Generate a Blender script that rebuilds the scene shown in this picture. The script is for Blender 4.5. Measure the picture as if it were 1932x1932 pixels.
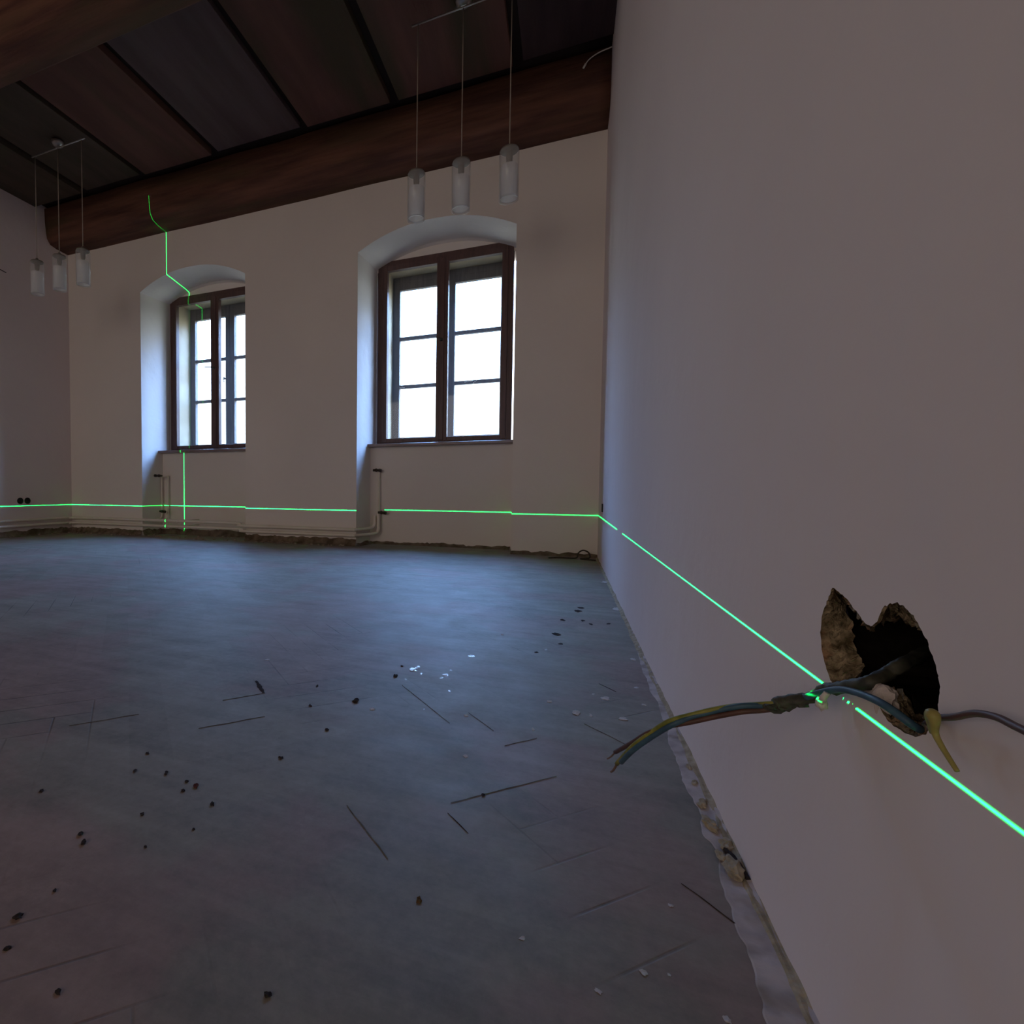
import bpy, bmesh, math, random
from mathutils import Vector, Matrix, noise

C = bpy.context.scene.collection
scene = bpy.context.scene
for o in list(bpy.data.objects):
    bpy.data.objects.remove(o)
PI = math.pi
V = Vector

# ------------------------------------------------------------------ camera
cd = bpy.data.cameras.new('camera')
cam = bpy.data.objects.new('camera', cd)
C.objects.link(cam)
cd.sensor_width = 36.0
cd.lens = 36.0 * 1000.0 / 1932.0
cd.shift_x = (966.0 - 644.0) / 1932.0
cd.clip_start = 0.01
F = V((-0.3896, 0.9201, -0.0408)).normalized()
R = V((0.9208, 0.3901, 0.0051)); R = (R - F * R.dot(F)).normalized()
U = R.cross(F)
cam.matrix_world = Matrix(((R.x, U.x, -F.x, 0.0), (R.y, U.y, -F.y, 0.0), (R.z, U.z, -F.z, 0.46), (0, 0, 0, 1)))
scene.camera = cam

# ------------------------------------------------------------------ world, light, exposure
scene.view_settings.view_transform = 'Standard'
scene.view_settings.look = 'None'
scene.view_settings.exposure = 0.0
scene.view_settings.gamma = 1.0
scene.view_settings.use_curve_mapping = False
scene.cycles.use_denoising = True
scene.cycles.sample_clamp_indirect = 1.2
scene.cycles.max_bounces = 14
scene.cycles.diffuse_bounces = 8
scene.cycles.transparent_max_bounces = 16
scene.cycles.use_light_tree = False

SKY = 3.4          # strength of the overcast sky
world = bpy.data.worlds.new('overcast_sky')
scene.world = world
world.use_nodes = True
wn = world.node_tree.nodes; wl = world.node_tree.links
wn.clear()
wo = wn.new('ShaderNodeOutputWorld'); wb = wn.new('ShaderNodeBackground')
tc = wn.new('ShaderNodeTexCoord'); sx = wn.new('ShaderNodeSeparateXYZ'); rp = wn.new('ShaderNodeValToRGB')
mr = wn.new('ShaderNodeMapRange')
mr.inputs[1].default_value = -1.0; mr.inputs[2].default_value = 1.0
rp.color_ramp.elements[0].position = 0.0; rp.color_ramp.elements[0].color = (0.10, 0.10, 0.09, 1)
rp.color_ramp.elements[1].position = 1.0; rp.color_ramp.elements[1].color = (1.6, 3.1, 7.5, 1)
for pos, col in ((0.49, (0.16, 0.16, 0.15, 1)), (0.51, (0.44, 0.48, 0.52, 1)), (0.58, (0.46, 0.50, 0.57, 1)), (0.64, (0.47, 0.60, 0.88, 1)), (0.70, (0.92, 1.55, 3.1, 1)), (0.80, (1.5, 2.6, 5.2, 1))):
    e = rp.color_ramp.elements.new(pos); e.color = col
wl.new(tc.outputs['Generated'], sx.inputs[0]); wl.new(sx.outputs[2], mr.inputs[0])
wl.new(mr.outputs[0], rp.inputs[0]); wl.new(rp.outputs[0], wb.inputs[0])
# sky strength raised towards both sides, added to brighten the window reveals
ab = wn.new('ShaderNodeMath'); ab.operation = 'ABSOLUTE'; wl.new(sx.outputs[0], ab.inputs[0])
sd = wn.new('ShaderNodeMapRange'); sd.interpolation_type = 'SMOOTHSTEP'
sd.inputs[1].default_value = 0.45; sd.inputs[2].default_value = 0.80
sd.inputs[3].default_value = 2.6 * SKY; sd.inputs[4].default_value = 2.6 * SKY * 2.5
wl.new(ab.outputs[0], sd.inputs[0]); wl.new(sd.outputs[0], wb.inputs[1])
wl.new(wb.outputs[0], wo.inputs[0])


def area_light(name, loc, target, sx_, sy_, power, col, portal=False):
    ld = bpy.data.lights.new(name, 'AREA')
    ld.shape = 'RECTANGLE'; ld.size = sx_; ld.size_y = sy_; ld.energy = power; ld.color = col
    o = bpy.data.objects.new(name, ld); C.objects.link(o)
    o.location = loc
    o.rotation_euler = (V(target) - V(loc)).to_track_quat('-Z', 'Z').to_euler()
    if portal:
        ld.cycles.is_portal = True
    return o


D = 4.084; XR = 0.2097; XL = -4.852; ZC = 3.22
# openings of the two windows guide the sky sampling
for cx_ in (-3.275, -0.981):
    area_light('window_portal', (cx_, D + 0.80, 1.63), (cx_, 0, 1.63), 1.1, 1.6, 1.0, (1, 1, 1), portal=True)
# added warm fill behind the camera, standing in for unseen rear openings
area_light('rear_fill', (-2.6, -4.2, 1.7), (-2.0, 4.0, 1.3), 3.6, 2.2, 54.5, (1.0, 0.85, 0.73))

# cross line laser level standing left of the view: light fan seen only where it strikes a surface
ll = bpy.data.lights.new('laser_level', 'POINT'); ll.energy = 1.0; ll.shadow_soft_size = 0.0
lo = bpy.data.objects.new('laser_level', ll); C.objects.link(lo)
LS = V((-3.227, 1.244, 0.294)); lo.location = LS
ll.use_nodes = True
ln = ll.node_tree.nodes; lk = ll.node_tree.links; ln.clear()


def lmath(op, a, b=None, c=None):
    n = ln.new('ShaderNodeMath'); n.operation = op
    for i, v in enumerate((a, b, c)):
        if v is None: continue
        if isinstance(v, (int, float)): n.inputs[i].default_value = v
        else: lk.new(v, n.inputs[i])
    return n.outputs[0]


ltc = ln.new('ShaderNodeTexCoord')
lsx = ln.new('ShaderNodeSeparateXYZ'); lk.new(ltc.outputs['Normal'], lsx.inputs[0])
DX, DY, DZ = lsx.outputs[0], lsx.outputs[1], lsx.outputs[2]
spread = ln.new('ShaderNodeMapRange'); spread.interpolation_type = 'SMOOTHSTEP'
lk.new(DY, spread.inputs[0]); spread.inputs[1].default_value = -0.1; spread.inputs[2].default_value = 0.75
spread.inputs[3].default_value = 0.00024; spread.inputs[4].default_value = 0.00062
SIG = spread.outputs[0]
hz = lmath('DIVIDE', DZ, SIG)
hplane = lmath('EXPONENT', lmath('MULTIPLY', lmath('MULTIPLY', hz, hz), -1.0))
# gap thrown by a pillar of the laser housing
gd = V((0.2097, 2.50, 0.294)) - LS; gd.normalize()
gdot = lmath('ADD', lmath('MULTIPLY', DX, gd.x), lmath('MULTIPLY', DY, gd.y))
hplane = lmath('MULTIPLY', hplane, lmath('LESS_THAN', gdot, math.cos(0.032)))
g = V((-0.115, 1.0)); g.normalize(); nrm = V((g.y, -g.x))
vd = lmath('ADD', lmath('MULTIPLY', DX, nrm.x), lmath('MULTIPLY', DY, nrm.y))
vd = lmath('DIVIDE', vd, SIG)
vplane = lmath('EXPONENT', lmath('MULTIPLY', lmath('MULTIPLY', vd, vd), -1.0))
vplane = lmath('MULTIPLY', vplane, lmath('GREATER_THAN', DY, 0.0))
vplane = lmath('MULTIPLY', vplane, lmath('GREATER_THAN', DZ, -0.082))
vplane = lmath('MULTIPLY', vplane, lmath('LESS_THAN', DZ, 0.735))
tot = lmath('ADD', hplane, lmath('MULTIPLY', vplane, 0.8))
lem = ln.new('ShaderNodeEmission'); lem.inputs[0].default_value = (0.0003, 1.0, 0.095, 1)
lk.new(lmath('MULTIPLY', tot, 9000.0), lem.inputs[1])
lout = ln.new('ShaderNodeOutputLight'); lk.new(lem.outputs[0], lout.inputs[0])

# ------------------------------------------------------------------ helpers


def tag(o, label=None, cat=None, group=None, kind=None):
    if label: o['label'] = label
    if cat: o['category'] = cat
    if group: o['group'] = group
    if kind: o['kind'] = kind
    return o


def obj(name, bm, mat, parent=None, smooth=False):
    me = bpy.data.meshes.new(name)
    bmesh.ops.recalc_face_normals(bm, faces=bm.faces)
    bm.to_mesh(me); bm.free()
    if smooth:
        for p in me.polygons: p.use_smooth = True
    o = bpy.data.objects.new(name, me)
    for m in (mat if isinstance(mat, (list, tuple)) else [mat]): me.materials.append(m)
    C.objects.link(o)
    if parent:
        o.parent = parent
        o.matrix_parent_inverse = Matrix.Translation(-parent.location) if False else Matrix.Identity(4)
    return o


def empty(name, loc):
    o = bpy.data.objects.new(name, None); C.objects.link(o); o.location = loc
    o.empty_display_size = 0.05
    return o


def box(bm, a, b, bevel=0.0):
    x0, y0, z0 = a; x1, y1, z1 = b
    vs = [bm.verts.new((x, y, z)) for x in (x0, x1) for y in (y0, y1) for z in (z0, z1)]
    idx = ((0, 1, 3, 2), (4, 6, 7, 5), (0, 4, 5, 1), (2, 3, 7, 6), (0, 2, 6, 4), (1, 5, 7, 3))
    fs = [bm.faces.new([vs[i] for i in f]) for f in idx]
    if bevel > 0:
        es = list({e for f in fs for e in f.edges})
        bmesh.ops.bevel(bm, geom=es, offset=bevel, segments=2, affect='EDGES', profile=0.6)
    return bm


def smoothpath(pts, n=6):
    P = [V(p) for p in pts]
    if len(P) < 3: return P
    out = []
    for i in range(len(P) - 1):
        p0 = P[max(i - 1, 0)]; p1 = P[i]; p2 = P[i + 1]; p3 = P[min(i + 2, len(P) - 1)]
        for k in range(n):
            t = k / n
            out.append(0.5 * ((2 * p1) + (p2 - p0) * t + (2 * p0 - 5 * p1 + 4 * p2 - p3) * t * t + (3 * p1 - p0 - 3 * p2 + p3) * t ** 3))
    out.append(P[-1])
    return out


def tube(bm, pts, r, seg=10, smooth=True, caps=True, jit=0.0):
    P = smoothpath(pts) if smooth else [V(p) for p in pts]
    n = len(P)
    rs = r if callable(r) else (lambda t: r)
    up = V((0, 0, 1)); rings = []
    prevn = None
    for i, p in enumerate(P):
        t = (P[min(i + 1, n - 1)] - P[max(i - 1, 0)]).normalized()
        if prevn is None:
            a = up if abs(t.dot(up)) < 0.9 else V((1, 0, 0))
            nn = t.cross(a).normalized()
        else:
            nn = (prevn - t * prevn.dot(t)).normalized()
        prevn = nn; bb = t.cross(nn)
        rr = rs(i / max(n - 1, 1))
        ring = []
        for k in range(seg):
            a = 2 * PI * k / seg
            q = rr * (1 + (jit * noise.noise(p * 300 + V((k, 0, 0))) if jit else 0))
            ring.append(bm.verts.new(p + (nn * math.cos(a) + bb * math.sin(a)) * q))
        rings.append(ring)
    for i in range(n - 1):
        for k in range(seg):
            bm.faces.new((rings[i][k], rings[i][(k + 1) % seg], rings[i + 1][(k + 1) % seg], rings[i + 1][k]))
    if caps:
        bm.faces.new(rings[0]); bm.faces.new(rings[-1][::-1])
    return bm


def lathe(bm, prof, seg=32, c=(0, 0, 0)):
    rings = []
    for r, z in prof:
        rings.append([bm.verts.new((c[0] + r * math.cos(2 * PI * k / seg), c[1] + r * math.sin(2 * PI * k / seg), c[2] + z)) for k in range(seg)])
    for i in range(len(prof) - 1):
        for k in range(seg):
            bm.faces.new((rings[i][k], rings[i][(k + 1) % seg], rings[i + 1][(k + 1) % seg], rings[i + 1][k]))
    return bm


def extrude_profile(bm, prof, x0, x1, n=40, rough=0.0, seed=0):
    rings = []
    for i in range(n + 1):
        x = x0 + (x1 - x0) * i / n
        ring = []
        for k, (y, z) in enumerate(prof):
            d = noise.noise(V((x * 1.7, k * 3.1 + seed, 0.0))) * rough + noise.noise(V((x * 7.0, k * 5.3 + seed, 2.0))) * rough * 0.35
            e = noise.noise(V((x * 1.5, k * 2.1 + seed, 7.0))) * rough
            ring.append(bm.verts.new((x, y + d, z + e)))
        rings.append(ring)
    m = len(prof)
    for i in range(n):
        for k in range(m):
            bm.faces.new((rings[i][k], rings[i][(k + 1) % m], rings[i + 1][(k + 1) % m], rings[i + 1][k]))
    bm.faces.new(rings[0]); bm.faces.new(rings[-1][::-1])
    return bm


def blob(bm, c, r, sq=(1, 1, 1), seed=0, rough=0.35, sub=2):
    ret = bmesh.ops.create_icosphere(bm, subdivisions=sub, radius=1.0)
    for v in ret['verts']:
        n = 1 + rough * noise.noise(v.co * 1.6 + V((seed * 7.3, seed * 1.9, 0)))
        v.co = V((c[0] + v.co.x * r * sq[0] * n, c[1] + v.co.y * r * sq[1] * n, c[2] + v.co.z * r * sq[2] * n))
    return bm


# ------------------------------------------------------------------ materials
def newmat(name):
    m = bpy.data.materials.new(name); m.use_nodes = True
    nt = m.node_tree; b = nt.nodes['Principled BSDF']
    return m, nt, b


def mixmat(name, c1, c2, scale=5.0, rough=0.8, bump=0.0, bscale=60.0, spec=0.3, metal=0.0, c3=None, s3=1.0, stretch=None, lo=0.35, hi=0.65, bdist=0.01):
    m, nt, b = newmat(name)
    N = nt.nodes; L = nt.links
    tc = N.new('ShaderNodeTexCoord'); mp = N.new('ShaderNodeMapping')
    L.new(tc.outputs['Object'], mp.inputs[0])
    if stretch: mp.inputs['Scale'].default_value = stretch
    n1 = N.new('ShaderNodeTexNoise'); n1.inputs['Scale'].default_value = scale; n1.inputs['Detail'].default_value = 6
    L.new(mp.outputs[0], n1.inputs['Vector'])
    r = N.new('ShaderNodeValToRGB'); r.color_ramp.elements[0].position = lo; r.color_ramp.elements[1].position = hi
    r.color_ramp.elements[0].color = (*c1, 1); r.color_ramp.elements[1].color = (*c2, 1)
    L.new(n1.outputs['Fac'], r.inputs[0])
    col = r.outputs[0]
    if c3:
        n3 = N.new('ShaderNodeTexNoise'); n3.inputs['Scale'].default_value = s3; n3.inputs['Detail'].default_value = 3
        L.new(mp.outputs[0], n3.inputs['Vector'])
        r3 = N.new('ShaderNodeValToRGB'); r3.color_ramp.elements[0].position = 0.5; r3.color_ramp.elements[1].position = 0.68
        L.new(n3.outputs['Fac'], r3.inputs[0])
        mx = N.new('ShaderNodeMix'); mx.data_type = 'RGBA'
        L.new(r3.outputs[0], mx.inputs[0]); L.new(col, mx.inputs[6]); mx.inputs[7].default_value = (*c3, 1)
        col = mx.outputs[2]
    L.new(col, b.inputs['Base Color'])
    b.inputs['Roughness'].default_value = rough
    b.inputs['Specular IOR Level'].default_value = spec
    b.inputs['Metallic'].default_value = metal
    if bump > 0:
        nb = N.new('ShaderNodeTexNoise'); nb.inputs['Scale'].default_value = bscale; nb.inputs['Detail'].default_value = 5
        L.new(mp.outputs[0], nb.inputs['Vector'])
        bp = N.new('ShaderNodeBump'); bp.inputs['Strength'].default_value = bump; bp.inputs['Distance'].default_value = bdist
        L.new(nb.outputs['Fac'], bp.inputs['Height']); L.new(bp.outputs[0], b.inputs['Normal'])
    return m


M = {}
M['plaster'] = mixmat('wall_plaster', (0.76, 0.70, 0.655), (0.81, 0.75, 0.70), 1.1, 0.92, 0.25, 9.0, 0.1, bdist=0.02)
M['plaster_side'] = mixmat('side_wall_plaster', (0.755, 0.672, 0.665), (0.80, 0.715, 0.705), 1.1, 0.92, 0.2, 9.0, 0.1, bdist=0.02)
M['masonry'] = mixmat('exposed_masonry', (0.09, 0.065, 0.035), (0.40, 0.31, 0.20), 90.0, 0.97, 1.0, 240.0, 0.05, c3=(0.36, 0.20, 0.12), s3=38.0, bdist=0.004)
M['cavity'] = mixmat('cavity_shade', (0.010, 0.008, 0.007), (0.02, 0.016, 0.013), 30.0, 1.0, 0.5, 60.0, 0.0)  # near black colour stands in for the shade deep in the hole
M['wood'] = mixmat('old_beam_wood', (0.080, 0.034, 0.026), (0.17, 0.075, 0.048), 5.0, 0.75, 0.5, 14.0, 0.25, c3=(0.085, 0.055, 0.028), s3=1.6, stretch=(0.35, 3.0, 3.0))
M['board_brown'] = mixmat('ceiling_board_brown', (0.115, 0.054, 0.044), (0.16, 0.075, 0.058), 3.0, 0.8, 0.3, 20.0, 0.2, c3=(0.075, 0.055, 0.034), s3=1.2, stretch=(3.0, 0.4, 1.0))
M['board_grey'] = mixmat('ceiling_board_grey', (0.105, 0.070, 0.070), (0.145, 0.100, 0.098), 3.0, 0.8, 0.3, 20.0, 0.2, stretch=(3.0, 0.4, 1.0))
M['board_dark'] = mixmat('ceiling_board_dark', (0.066, 0.050, 0.036), (0.095, 0.068, 0.052), 3.0, 0.8, 0.3, 20.0, 0.2, stretch=(3.0, 0.4, 1.0))
M['board_black'] = mixmat('ceiling_board_black', (0.040, 0.026, 0.030), (0.060, 0.038, 0.040), 3.0, 0.8, 0.3, 20.0, 0.2, stretch=(3.0, 0.4, 1.0))
M['groove'] = mixmat('ceiling_back_boards', (0.018, 0.012, 0.012), (0.03, 0.02, 0.018), 4.0, 0.9)
M['frame'] = mixmat('brown_window_wood', (0.075, 0.038, 0.034), (0.11, 0.055, 0.046), 8.0, 0.45, 0.15, 30.0, 0.4, stretch=(6, 6, 0.6))
M['frame_out'] = mixmat('outer_window_wood', (0.10, 0.085, 0.085), (0.15, 0.125, 0.12), 8.0, 0.55, 0.15, 30.0, 0.4, stretch=(6, 6, 0.6))
M['lining'] = mixmat('beige_lining', (0.36, 0.28, 0.17), (0.44, 0.35, 0.23), 6.0, 0.6, 0.1, 30.0)
M['sill'] = mixmat('window_board', (0.20, 0.14, 0.13), (0.27, 0.20, 0.19), 6.0, 0.4, 0.05, 30.0, 0.5)
M['pipe'] = mixmat('painted_pipe', (0.72, 0.66, 0.57), (0.80, 0.74, 0.65), 5.0, 0.5, 0.1, 60.0, 0.4)
M['brass'] = mixmat('dark_fitting', (0.03, 0.022, 0.016), (0.06, 0.045, 0.03), 40.0, 0.5, 0.3, 90.0, 0.5, metal=0.4)
M['steel'] = mixmat('dull_nickel', (0.42, 0.41, 0.40), (0.55, 0.54, 0.53), 20.0, 0.35, 0.0, 60.0, 0.5, metal=0.8)
M['cord'] = mixmat('lamp_cord', (0.30, 0.24, 0.20), (0.36, 0.30, 0.25), 20.0, 0.6)
M['socket'] = mixmat('lamp_socket', (0.16, 0.14, 0.12), (0.22, 0.20, 0.17), 20.0, 0.5)
M['darkhole'] = mixmat('black_plastic', (0.012, 0.012, 0.012), (0.02, 0.02, 0.02), 20.0, 0.7)
M['rubble'] = mixmat('rubble', (0.22, 0.17, 0.12), (0.40, 0.33, 0.26), 40.0, 0.95, 0.6, 90.0, 0.1)
M['dust_strip'] = mixmat('crumbled_base', (0.10, 0.072, 0.048), (0.24, 0.18, 0.13), 14.0, 0.95, 0.9, 40.0, 0.1, bdist=0.02)
M['spill'] = mixmat('plaster_spill', (0.42, 0.37, 0.37), (0.56, 0.50, 0.49), 30.0, 0.9, 0.6, 70.0, 0.1, c3=(0.24, 0.20, 0.17), s3=16.0, bdist=0.004)
M['mortar'] = mixmat('ochre_mortar', (0.30, 0.25, 0.17), (0.46, 0.39, 0.29), 60.0, 0.95, 0.9, 130.0, 0.1, bdist=0.004)
M['chip'] = mixmat('plaster_chip', (0.50, 0.46, 0.45), (0.62, 0.58, 0.56), 60.0, 0.8, 0.4, 120.0, 0.2)
M['shiny'] = mixmat('wet_flake', (0.60, 0.60, 0.60), (0.75, 0.75, 0.75), 60.0, 0.12, 0.3, 60.0, 1.0)
M['dirt'] = mixmat('dirt_clump', (0.028, 0.022, 0.022), (0.055, 0.042, 0.04), 60.0, 0.95, 0.5, 150.0, 0.1)
M['rust'] = mixmat('rusty_clump', (0.07, 0.022, 0.018), (0.12, 0.04, 0.03), 60.0, 0.95, 0.5, 150.0, 0.1)
M['brownlump'] = mixmat('brown_clump', (0.10, 0.06, 0.022), (0.15, 0.09, 0.04), 60.0, 0.95, 0.5, 150.0, 0.1)
M['joint'] = mixmat('dusty_joint', (0.085, 0.08, 0.08), (0.17, 0.165, 0.16), 60.0, 0.95)
M['sheath'] = mixmat('cable_sheath', (0.035, 0.034, 0.030), (0.085, 0.08, 0.055), 90.0, 0.6, 0.5, 120.0, 0.3, bdist=0.002)
M['blue'] = mixmat('blue_insulation', (0.035, 0.075, 0.12), (0.06, 0.12, 0.17), 60.0, 0.5)
M['green'] = mixmat('green_insulation', (0.15, 0.16, 0.03), (0.32, 0.29, 0.06), 60.0, 0.5)
M['brown'] = mixmat('brown_insulation', (0.075, 0.035, 0.028), (0.12, 0.055, 0.042), 60.0, 0.5)
M['yellow'] = mixmat('yellow_insulation', (0.24, 0.20, 0.055), (0.34, 0.29, 0.09), 50.0, 0.5)
M['copper'] = mixmat('bare_copper', (0.26, 0.17, 0.12), (0.38, 0.26, 0.19), 60.0, 0.45, metal=0.5)
M['plug'] = mixmat('gypsum_dab', (0.55, 0.47, 0.44), (0.65, 0.57, 0.53), 60.0, 0.9, 0.4, 120.0)
M['white_bit'] = mixmat('white_plastic', (0.7, 0.66, 0.63), (0.78, 0.74, 0.7), 30.0, 0.5)


def glassmat(name, tcol, gloss=0.08, haze=0.0, hcol=(0.8, 0.8, 0.8), rough=0.02):
    m, nt, b = newmat(name); N = nt.nodes; L = nt.links
    N.remove(b)
    out = N['Material Output']
    t = N.new('ShaderNodeBsdfTransparent'); t.inputs[0].default_value = (*tcol, 1)
    g_ = N.new('ShaderNodeBsdfGlossy'); g_.inputs['Roughness'].default_value = rough
    lw = N.new('ShaderNodeLayerWeight'); lw.inputs[0].default_value = 0.5
    pw = N.new('ShaderNodeMath'); pw.operation = 'POWER'; L.new(lw.outputs['Facing'], pw.inputs[0]); pw.inputs[1].default_value = 4.0
    fr = N.new('ShaderNodeMath'); fr.operation = 'MULTIPLY_ADD'; L.new(pw.outputs[0], fr.inputs[0]); fr.inputs[1].default_value = 0.45; fr.inputs[2].default_value = 0.02
    mx = N.new('ShaderNodeMixShader'); L.new(fr.outputs[0], mx.inputs[0]); L.new(t.outputs[0], mx.inputs[1]); L.new(g_.outputs[0], mx.inputs[2])
    last = mx.outputs[0]
    if haze > 0:
        d = N.new('ShaderNodeBsdfDiffuse'); d.inputs[0].default_value = (*hcol, 1)
        tr = N.new('ShaderNodeBsdfTranslucent'); tr.inputs[0].default_value = (*hcol, 1)
        md = N.new('ShaderNodeMixShader'); md.inputs[0].default_value = 0.5
        L.new(d.outputs[0], md.inputs[1]); L.new(tr.outputs[0], md.inputs[2])
        m2 = N.new('ShaderNodeMixShader'); m2.inputs[0].default_value = haze
        L.new(last, m2.inputs[1]); L.new(md.outputs[0], m2.inputs[2]); last = m2.outputs[0]
    L.new(last, out.inputs[0])
    return m


M['pane'] = glassmat('window_glass', (0.95, 0.99, 1.0), haze=0.012)
M['pane_in'] = glassmat('inner_window_glass', (0.97, 0.99, 0.99), haze=0.01)
M['clear'] = glassmat('clear_shade_glass', (0.985, 0.985, 0.985), haze=0.12, hcol=(0.96, 0.96, 0.97))
M['frost'] = glassmat('frosted_shade_glass', (0.985, 0.985, 0.985), haze=0.5, hcol=(0.97, 0.97, 0.98))


def floormat():
    m, nt, b = newmat('dusty_parquet'); N = nt.nodes; L = nt.links

    def mt(op, a, b_=None, c=None):
        n = N.new('ShaderNodeMath'); n.operation = op
        for i, v in enumerate((a, b_, c)):
            if v is None: continue
            if isinstance(v, (int, float)): n.inputs[i].default_value = v
            else: L.new(v, n.inputs[i])
        return n.outputs[0]

    def nz(scale, det=5, vec=None, rough=0.55):
        n = N.new('ShaderNodeTexNoise'); n.inputs['Scale'].default_value = scale; n.inputs['Detail'].default_value = det
        n.inputs['Roughness'].default_value = rough
        L.new(vec if vec is not None else tc.outputs['Object'], n.inputs['Vector'])
        return n.outputs['Fac']

    def ramp(f, a, b_):
        r = N.new('ShaderNodeMapRange'); r.interpolation_type = 'SMOOTHSTEP'
        L.new(f, r.inputs[0]); r.inputs[1].default_value = a; r.inputs[2].default_value = b_
        return r.outputs[0]

    tc = N.new('ShaderNodeTexCoord')
    s = N.new('ShaderNodeSeparateXYZ'); L.new(tc.outputs['Object'], s.inputs[0])
    w = 0.070; k = 1 / (math.sqrt(2) * w); n_ = 6
    u = mt('ADD', mt('MULTIPLY', mt('ADD', s.outputs[0], s.outputs[1]), k), 200.0)
    v = mt('ADD', mt('MULTIPLY', mt('SUBTRACT', s.outputs[1], s.outputs[0]), k), 200.0)
    fu, fv = mt('FRACT', u), mt('FRACT', v)
    iu, iv = mt('FLOOR', u), mt('FLOOR', v)
    mm = mt('FLOORED_MODULO', mt('SUBTRACT', iu, iv), 2 * n_)
    isH = mt('LESS_THAN', mm, n_ - 0.5)
    dH = mt('MINIMUM', fv, mt('SUBTRACT', 1.0, fv)); dV = mt('MINIMUM', fu, mt('SUBTRACT', 1.0, fu))

    def eq(x): return mt('COMPARE', mm, float(x), 0.25)
    dH = mt('MINIMUM', dH, mt('ADD', fu, mt('SUBTRACT', 1.0, eq(0))))
    dH = mt('MINIMUM', dH, mt('ADD', mt('SUBTRACT', 1.0, fu), mt('SUBTRACT', 1.0, eq(n_ - 1))))
    dV = mt('MINIMUM', dV, mt('ADD', mt('SUBTRACT', 1.0, fv), mt('SUBTRACT', 1.0, eq(n_))))
    dV = mt('MINIMUM', dV, mt('ADD', fv, mt('SUBTRACT', 1.0, eq(2 * n_ - 1))))
    dd = mt('ADD', mt('MULTIPLY', isH, dH), mt('MULTIPLY', mt('SUBTRACT', 1.0, isH), dV))
    joint = mt('SUBTRACT', 1.0, ramp(dd, 0.008, 0.035))
    # the dust fills most of the joints
    jmask = mt('MULTIPLY', joint, ramp(nz(2.3, 6), 0.50, 0.70))
    # one plank, one tint
    pa = mt('ADD', mt('MULTIPLY', isH, mt('SUBTRACT', iu, mm)), mt('MULTIPLY', mt('SUBTRACT', 1.0, isH), iu))
    pb = mt('ADD', mt('MULTIPLY', isH, iv), mt('MULTIPLY', mt('SUBTRACT', 1.0, isH), mt('ADD', iv, mt('SUBTRACT', mm, 2 * n_))))
    cb = N.new('ShaderNodeCombineXYZ'); L.new(pa, cb.inputs[0]); L.new(pb, cb.inputs[1])
    wn_ = N.new('ShaderNodeTexWhiteNoise'); L.new(cb.outputs[0], wn_.inputs['Vector'])
    plank = mt('MULTIPLY', mt('SUBTRACT', wn_.outputs['Value'], 0.5), 0.10)
    big = mt('MULTIPLY', mt('SUBTRACT', nz(1.3, 4), 0.5), 0.5)
    mid = mt('MULTIPLY', mt('SUBTRACT', nz(7.0, 8, rough=0.7), 0.5), 0.9)
    fine = mt('MULTIPLY', mt('SUBTRACT', nz(60.0, 6, rough=0.75), 0.5), 0.6)
    val = mt('ADD', mt('ADD', plank, big), mt('ADD', mid, fine))
    val = mt('ADD', val, 1.0)
    for rot, seed in ((PI / 4, 0.0), (-PI / 4, 5.0)):
        mp2 = N.new('ShaderNodeMapping'); L.new(tc.outputs['Object'], mp2.inputs[0])
        mp2.inputs['Rotation'].default_value = (0, 0, rot); mp2.inputs['Scale'].default_value = (2.0, 22.0, 1.0)
        mp2.inputs['Location'].default_value = (seed, seed, 0)
        val = mt('ADD', val, mt('MULTIPLY', mt('SUBTRACT', nz(1.0, 6, mp2.outputs[0], 0.6), 0.5), 0.55))
    # faint pale smears and worn darker patches
    smear = ramp(nz(4.0, 10, rough=0.75), 0.58, 0.74)
    dark = ramp(nz(3.1, 9, rough=0.7), 0.60, 0.72)
    val = mt('ADD', val, mt('MULTIPLY', smear, 0.35))
    val = mt('SUBTRACT', val, mt('MULTIPLY', dark, 0.25))
    val = mt('MULTIPLY', val, mt('SUBTRACT', 1.0, mt('MULTIPLY', jmask, 0.6)))
    tint = N.new('ShaderNodeMix'); tint.data_type = 'RGBA'
    tint.inputs[6].default_value = (0.232, 0.202, 0.166, 1); tint.inputs[7].default_value = (0.262, 0.186, 0.160, 1)
    L.new(ramp(nz(1.9, 5), 0.47, 0.57), tint.inputs[0])
    mul = N.new('ShaderNodeVectorMath'); mul.operation = 'SCALE'
    L.new(tint.outputs[2], mul.inputs[0]); L.new(val, mul.inputs['Scale'])
    L.new(mul.outputs[0], b.inputs['Base Color'])
    rg = mt('ADD', 0.50, mt('MULTIPLY', nz(9.0, 4), 0.22))
    L.new(rg, b.inputs['Roughness']); b.inputs['Specular IOR Level'].default_value = 0.38
    h = mt('SUBTRACT', mt('MULTIPLY', nz(35.0, 6), 0.35), mt('MULTIPLY', jmask, 0.6))
    bp = N.new('ShaderNodeBump'); bp.inputs['Strength'].default_value = 0.35; bp.inputs['Distance'].default_value = 0.004
    L.new(h, bp.inputs['Height']); L.new(bp.outputs[0], b.inputs['Normal'])
    return m


M['floor'] = floormat()

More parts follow.
